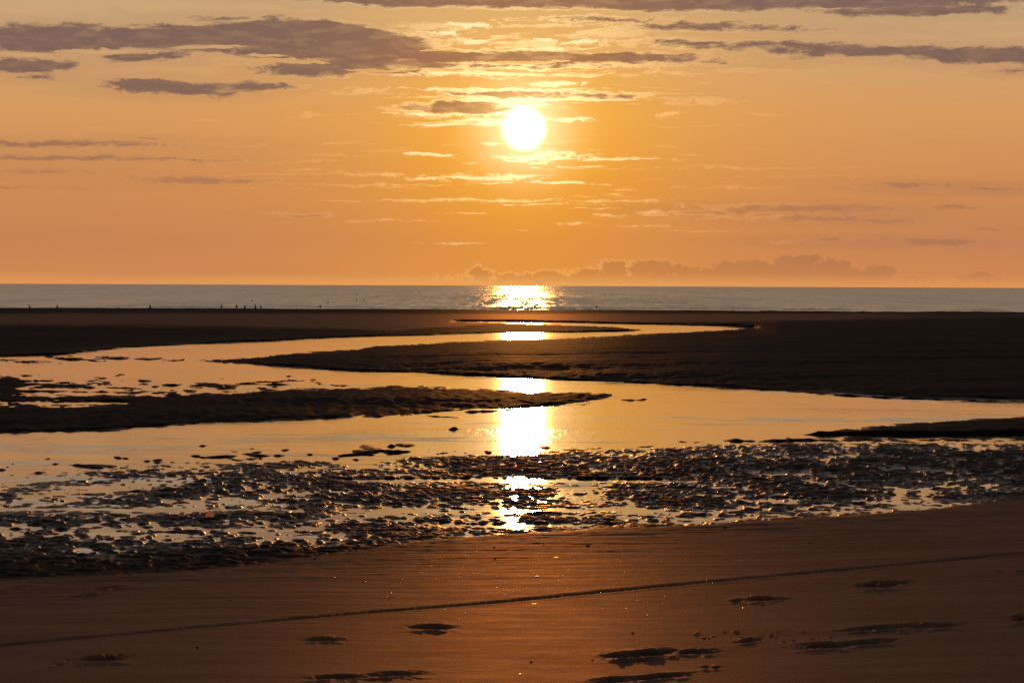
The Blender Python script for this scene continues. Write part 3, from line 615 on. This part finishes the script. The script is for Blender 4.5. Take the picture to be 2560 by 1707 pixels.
# ------------------------------------------------------------------ things
def gpt(px, py):
    x, yd = unroll(px, py); c = int(np.argmin(np.abs(cols - x))); r = int(np.argmin(np.abs(ydr - yd)))
    return np.array([Xw[r, c], Yw[r, c], Zw[r, c]])
import bmesh
def simple_mat(name, colr, rough=.6, spec=.3):
    m, g, p = mat(name); n = g.noise(g.node('ShaderNodeTexCoord').outputs['Object'], 30.0, 3, .6)
    g.put(p.inputs['Base Color'], g.mix(n, tuple(c * .7 for c in colr), tuple(c * 1.2 for c in colr))); p.inputs['Roughness'].default_value = rough; p.inputs['Specular IOR Level'].default_value = spec
    return m
m_grey = simple_mat('gull_plumage', (.16, .15, .15)); m_wing = simple_mat('gull_wing', (.09, .09, .095)); m_leg = simple_mat('gull_leg', (.18, .08, .03))
def loft(path, radii, seg=10, name='loft'):
    bm = bmesh.new(); rings = []
    P = [Vector(q) for q in path]
    for i, c in enumerate(P):
        t = (P[min(i + 1, len(P) - 1)] - P[max(i - 1, 0)]).normalized()
        side = Vector((0, 1, 0)); up = side.cross(t).normalized(); side = t.cross(up)
        rx, rz = radii[i]
        rings.append([bm.verts.new(c + side * (rx * math.cos(2 * math.pi * k / seg)) + up * (rz * math.sin(2 * math.pi * k / seg))) for k in range(seg)])
    for a, b in zip(rings, rings[1:]):
        for k in range(seg): bm.faces.new((a[k], a[(k + 1) % seg], b[(k + 1) % seg], b[k]))
    bm.faces.new(rings[0][::-1]); bm.faces.new(rings[-1])
    me = bpy.data.meshes.new(name); bm.normal_update(); bm.to_mesh(me); bm.free()
    for f in me.polygons: f.use_smooth = True
    return me
def child(name, me, m, par):
    me.materials.append(m); o = bpy.data.objects.new(name, me); COL.objects.link(o); o.parent = par; return o
# gulls face +X in their own space; feet at z = 0
def wing_mesh(pts, th=.006):
    """pts: (x_front, x_back, y, z) stations from shoulder to tip"""
    bm = bmesh.new(); R_ = []
    for (xf, xb, y, z) in pts:
        xm = xf * .65 + xb * .35
        R_.append([bm.verts.new(v) for v in ((xf, y, z), (xm, y, z + th), (xb, y, z), (xm, y, z - th * .6))])
    for a, b in zip(R_, R_[1:]):
        for k in range(4): bm.faces.new((a[k], a[(k + 1) % 4], b[(k + 1) % 4], b[k]))
    bm.faces.new(R_[0][::-1]); bm.faces.new(R_[-1]); bmesh.ops.recalc_face_normals(bm, faces=bm.faces)
    me = bpy.data.meshes.new('wing'); bm.to_mesh(me); bm.free()
    for f in me.polygons: f.use_smooth = True
    return me
def make_gull(kind):
    if kind == 'fly': path = [(-.23, 0, .02), (-.14, 0, .01), (-.05, 0, 0), (.05, 0, 0), (.12, 0, .01), (.165, 0, .02), (.20, 0, .022), (.23, 0, .016), (.265, 0, .008)]
    else: path = [(-.22, 0, .13), (-.13, 0, .145), (-.05, 0, .16), (.04, 0, .185), (.10, 0, .22), (.125, 0, .265), (.145, 0, .30), (.175, 0, .30), (.215, 0, .288)]
    rad = [(.030, .006), (.040, .022), (.062, .055), (.066, .062), (.050, .050), (.033, .033), (.032, .032), (.020, .018), (.004, .004)]
    me = loft(path, rad, 10, 'gull'); me.materials.append(m_grey)
    o = bpy.data.objects.new('gull', me); COL.objects.link(o)
    if kind == 'stand':
        for sgn in (-1, 1):
            child('wing', wing_mesh([(.06, -.04, sgn * .050, .20), (.06, -.10, sgn * .066, .175), (-.02, -.20, sgn * .055, .150), (-.16, -.27, sgn * .02, .140)], .012), m_wing, o)
            child('leg', loft([(.0, sgn * .028, .13), (.01, sgn * .028, .07), (.0, sgn * .028, .008), (.03, sgn * .028, .004)], [(.009, .009), (.006, .006), (.006, .006), (.014, .004)], 6, 'leg'), m_leg, o)
    else:
        up = .55 if kind == 'up' else .22; z0 = .02 if kind == 'fly' else .21
        for sgn in (-1, 1):
            child('wing', wing_mesh([(.08, -.06, sgn * .04, z0 + .02), (.10, -.06, sgn * .20, z0 + .02 + .20 * up), (.07, -.07, sgn * .34, z0 + .03 + .34 * up), (-.02, -.10, sgn * .52, z0 + .02 + (.50 if kind == 'up' else .30) * up), (-.12, -.15, sgn * .66, z0 + (.56 if kind == 'up' else .24) * up)], .012), m_wing, o)
        for sgn in (-1, 1):
            child('leg', loft([(-.02, sgn * .025, z0 - .05), (-.10, sgn * .025, z0 - .055), (-.17, sgn * .025, z0 - .045)], [(.008, .008), (.006, .006), (.012, .004)], 6, 'leg'), m_leg, o)
    return o
protos = {k: make_gull(k) for k in ('stand', 'up', 'fly')}; used = set()
def place_gull(kind, loc, heading, roll, scale, label, group):
    src = protos[kind]
    if kind not in used: used.add(kind); o = src
    else:
        o = src.copy(); COL.objects.link(o)
        for ch in src.children:
            c = ch.copy(); COL.objects.link(c); c.parent = o
    o.location = loc; o.rotation_euler = (roll, 0, heading); o.scale = (scale,) * 3
    o['label'] = label; o['category'] = 'gull'; o['group'] = group
ordn = ['first', 'second', 'third', 'fourth', 'fifth', 'sixth', 'seventh', 'eighth', 'ninth', 'tenth', 'eleventh', 'twelfth', 'thirteenth', 'fourteenth', 'fifteenth', 'sixteenth', 'seventeenth', 'eighteenth', 'nineteenth', 'twentieth', 'twenty-first', 'twenty-second', 'twenty-third']
shore_birds = [(38, 'stand', 80), (75, 'up', 160), (99, 'stand', 90), (124, 'stand', 20), (143, 'up', 20), (153, 'stand', 100), (246, 'stand', 0), (297, 'stand', 180), (315, 'stand', 75), (376, 'up', 10), (522, 'stand', 30), (553, 'up', 185), (592, 'up', 15), (613, 'up', 170), (639, 'up', 10), (653, 'up', 165), (739, 'stand', 60), (756, 'stand', 90), (800, 'up', 20), (1492, 'up', 15), (1551, 'stand', 85), (1262, 'stand', 100)]
shore_birds.sort()
k = 0
for i, (px, kind, hd) in enumerate(shore_birds):
    p_ = gpt(px, 775.4); lift = .0 if kind == 'stand' else rng.uniform(.02, .12)
    place_gull(kind, (p_[0], p_[1], p_[2] + lift), R(hd), R(rng.uniform(-8, 8)) if kind == 'stand' else R(rng.uniform(-28, 28)), rng.uniform(.6, .8),
      'tiny dark gull %s on the far shoreline, %s bird from the left' % ('standing' if kind == 'stand' else 'with wings raised', ordn[i]), 'gulls along the far shoreline')
air = [(345, 750, 70, 'leftmost, above the dark far shore'), (631, 752.5, 0, 'second from the left'), (820, 756, 10, 'lowest one, close to the dark wavelets'), (891, 737, 150, 'highest of the flock left of the sun glitter'), (891, 749.5, 20, 'just below the highest one'), (911, 752.5, 160, 'third from the right'), (930, 750.5, 80, 'rightmost, nearest the sun glitter')]
for (px, py, hd, where) in air:
    x, y = ground(px, py, 0) if False else (0, 0)
    xx, yd = unroll(px, py); fy = F * cp - yd * sp; fz = F * sp + yd * cp
    D = 520.0; place_gull('fly', (D * xx / fy, D, H - D * fz / fy), R(hd), R(rng.uniform(-45, 45)), .62, 'tiny gull flying over the sea, ' + where, 'gulls flying over the sea')

# pebbles and clods lying on the beach
m_stone = simple_mat('dark_pebble', (.035, .027, .022), .8, .15)
def lump(name, r, h, seed, seg=12):
    bm = bmesh.new(); bmesh.ops.create_icosphere(bm, subdivisions=3, radius=1.0)
    for v in bm.verts:
        n = 1 + .22 * math.sin(v.co.x * 3.1 + seed) * math.cos(v.co.y * 2.7 + seed * 2) + .12 * math.sin(v.co.z * 6 + v.co.x * 5 + seed) + .06 * math.sin(v.co.y * 13 + seed)
        v.co = Vector((v.co.x * r * n, v.co.y * r * .7 * n, (v.co.z * n + .45) * h * .6))
    me = bpy.data.meshes.new(name); bm.to_mesh(me); bm.free()
    for f in me.polygons: f.use_smooth = True
    return me
pebbles = [(1237, 1397, .016, 'on the glinting sand below the sun column'), (1046, 1419, .014, 'left of the glints on the beach'), (909, 1454, .014, 'on bare sand well left of the glints'), (1469, 1364, .035, 'largest one, near the mud edge right of the sun column'),
 (1359, 1361, .020, 'just below the mud edge near the sun column'), (1236, 1368, .030, 'half sunk at the mud edge left of the sun column'), (1327, 1655, .015, 'near the bottom between two rows of footprints'), (1582, 1584, .020, 'alone above the long double footprint'),
 (1481, 1650, .014, 'just left of the long double footprint'), (1812, 1323, .026, 'close below the mud edge at right of centre'), (2024, 1356, .024, 'alone on the smooth sand at the right'), (493, 1620, .020, 'right of the lower left footprint'),
 (314, 1428, .024, 'at the dark mud edge on the left'), (574, 1500, .014, 'above the wheel track on the left'), (786, 1399, .030, 'at the edge of the dark mud left of centre'), (862, 1598, .018, 'beside the small dark footprint left of centre'), (1917, 1312, .016, 'by the mud edge, small, right side')]
for i, (px, py, r, where) in enumerate(pebbles):
    p_ = gpt(px, py); o = link('pebble', lump('pebble', r * .62, r * .6, i * 1.7), m_stone, label='dark pebble ' + where, category='pebble', group='pebbles scattered on the beach')
    o.location = (p_[0], p_[1], p_[2] - r * .1); o.rotation_euler = (0, 0, i)
# translucent lump on a clump in the left pools
mt = bpy.data.materials.new('translucent_jelly'); mt.use_nodes = True; mt.node_tree.nodes.clear(); g = NB(mt.node_tree)
a_ = g.node('ShaderNodeBsdfTranslucent'); g.put(a_.inputs[0], g.mix(g.noise(g.node('ShaderNodeTexCoord').outputs['Object'], 40., 3, .6), (.9, .55, .30), (1.0, .8, .6)))
b_ = g.node('ShaderNodeBsdfGlossy'); b_.inputs['Roughness'].default_value = .2
mx = g.node('ShaderNodeMixShader'); mx.inputs[0].default_value = .15; g.l.new(a_.outputs[0], mx.inputs[1]); g.l.new(b_.outputs[0], mx.inputs[2])
o_ = g.node('ShaderNodeOutputMaterial'); g.l.new(mx.outputs[0], o_.inputs[0])
p_ = gpt(525, 1302)
o = link('mud_clump', lump('mud_clump', .11, .055, 4.0), m_stone, label='dark mud clump standing out of the left pool under the orange glowing lump', category='mud clump'); o.location = (p_[0] + .02, p_[1], 0.0)
o = link('translucent_lump', lump('translucent_lump', .042, .060, 2.0), mt, label='small translucent lump glowing orange on top of a dark clump in the left pools', category='lump'); o.location = (p_[0] - .005, p_[1], .052)
# three small sticks in the pool at the left edge
m_stick = simple_mat('wet_stick', (.04, .025, .02), .6)
for i, (px, hh) in enumerate(((9.5, .022), (12.5, .036), (15.5, .016))):
    x, y = [float(v) for v in ground(px, 1266, 0.0)]
    o = link('twig', loft([(0, 0, -.01), (.002, 0, hh * .5), (.004 * (i - 1), 0, hh)], [(.003, .003), (.0025, .0025), (.001, .001)], 6, 'twig'), m_stick, label=('left one of three tiny dark twigs sticking up at the left edge of the pools', 'tallest, middle one of three tiny dark twigs at the left edge of the pools', 'right and shortest of three tiny dark twigs at the left edge of the pools')[i], category='twig', group='twigs standing in the left pool')
    o.location = (x, y, 0)
# flat shell bits that catch the sun
msh, g, p = mat('wet_shell'); p.inputs['Base Color'].default_value = (.45, .35, .26, 1); p.inputs['Roughness'].default_value = .45
def half_normal(P):
    v = (Vector((0, 0, H)) - Vector(P)).normalized(); return (v + Vector(sun_vec)).normalized()
V_, F_ = [], []
def flake(P, n, r, el=1.0):
    t = n.cross(Vector((0, 1, 0))).normalized(); b = n.cross(t); i0 = len(V_)
    for k in range(6):
        a = k * math.pi / 3; V_.append(Vector(P) + t * (r * el * math.cos(a)) + b * (r * math.sin(a)) + n * .0015)
    V_.append(Vector(P) - n * .004)
    F_.append(tuple(range(i0, i0 + 6)))
    for k in range(6): F_.append((i0 + (k + 1) % 6, i0 + k, i0 + 6))
for k in range(260):
    px = rng.normal(1310, 210); py = 1375 + rng.gamma(2.0, 38)
    if py > 1700 or py < float(E_(px)) + 8: continue
    P = gpt(px, py); P = (P[0] + rng.uniform(-.01, .01), P[1] + rng.uniform(-.05, .05), P[2] + .003)
    n = half_normal(P); n = (n + Vector((rng.normal(0, .012), rng.normal(0, .012), 0))).normalized()
    flake(P, n, rng.choice([.0012, .002, .0035], p=[.6, .3, .1]))
me = bpy.data.meshes.new('shell_fragments'); me.from_pydata([tuple(v) for v in V_], [], F_); me.update()
link('shell_fragments', me, msh, kind='stuff', label='tiny wet shell fragments glinting on the sand below the sun', category='shell fragments')
for (px, py, r, el, lab) in [(1335, 1509, .0085, 2.2, 'flat bright shell glinting just below the wheel track'), (1300, 1685, .0075, 1.0, 'round bright shell glinting near the bottom edge'), (1857, 1519, .006, 1.0, 'small bright shell glinting beside the right hand footprints'), (1390, 1393, .011, 1.8, 'wide bright shell glinting close below the mud edge'), (1342, 1442, .009, 1.8, 'bright shell glinting between the mud edge and the wheel track')]:
    V_, F_ = [], []; P = gpt(px, py); P = Vector(P) + Vector((0, 0, .004)); n = half_normal(P)
    flake(Vector((0, 0, 0)), n, r, el); me = bpy.data.meshes.new('shell'); me.from_pydata([tuple(v) for v in V_], [], F_); me.update()
    o = link('shell', me, msh, label=lab, category='shell', group='glinting shells on the beach'); o.location = P
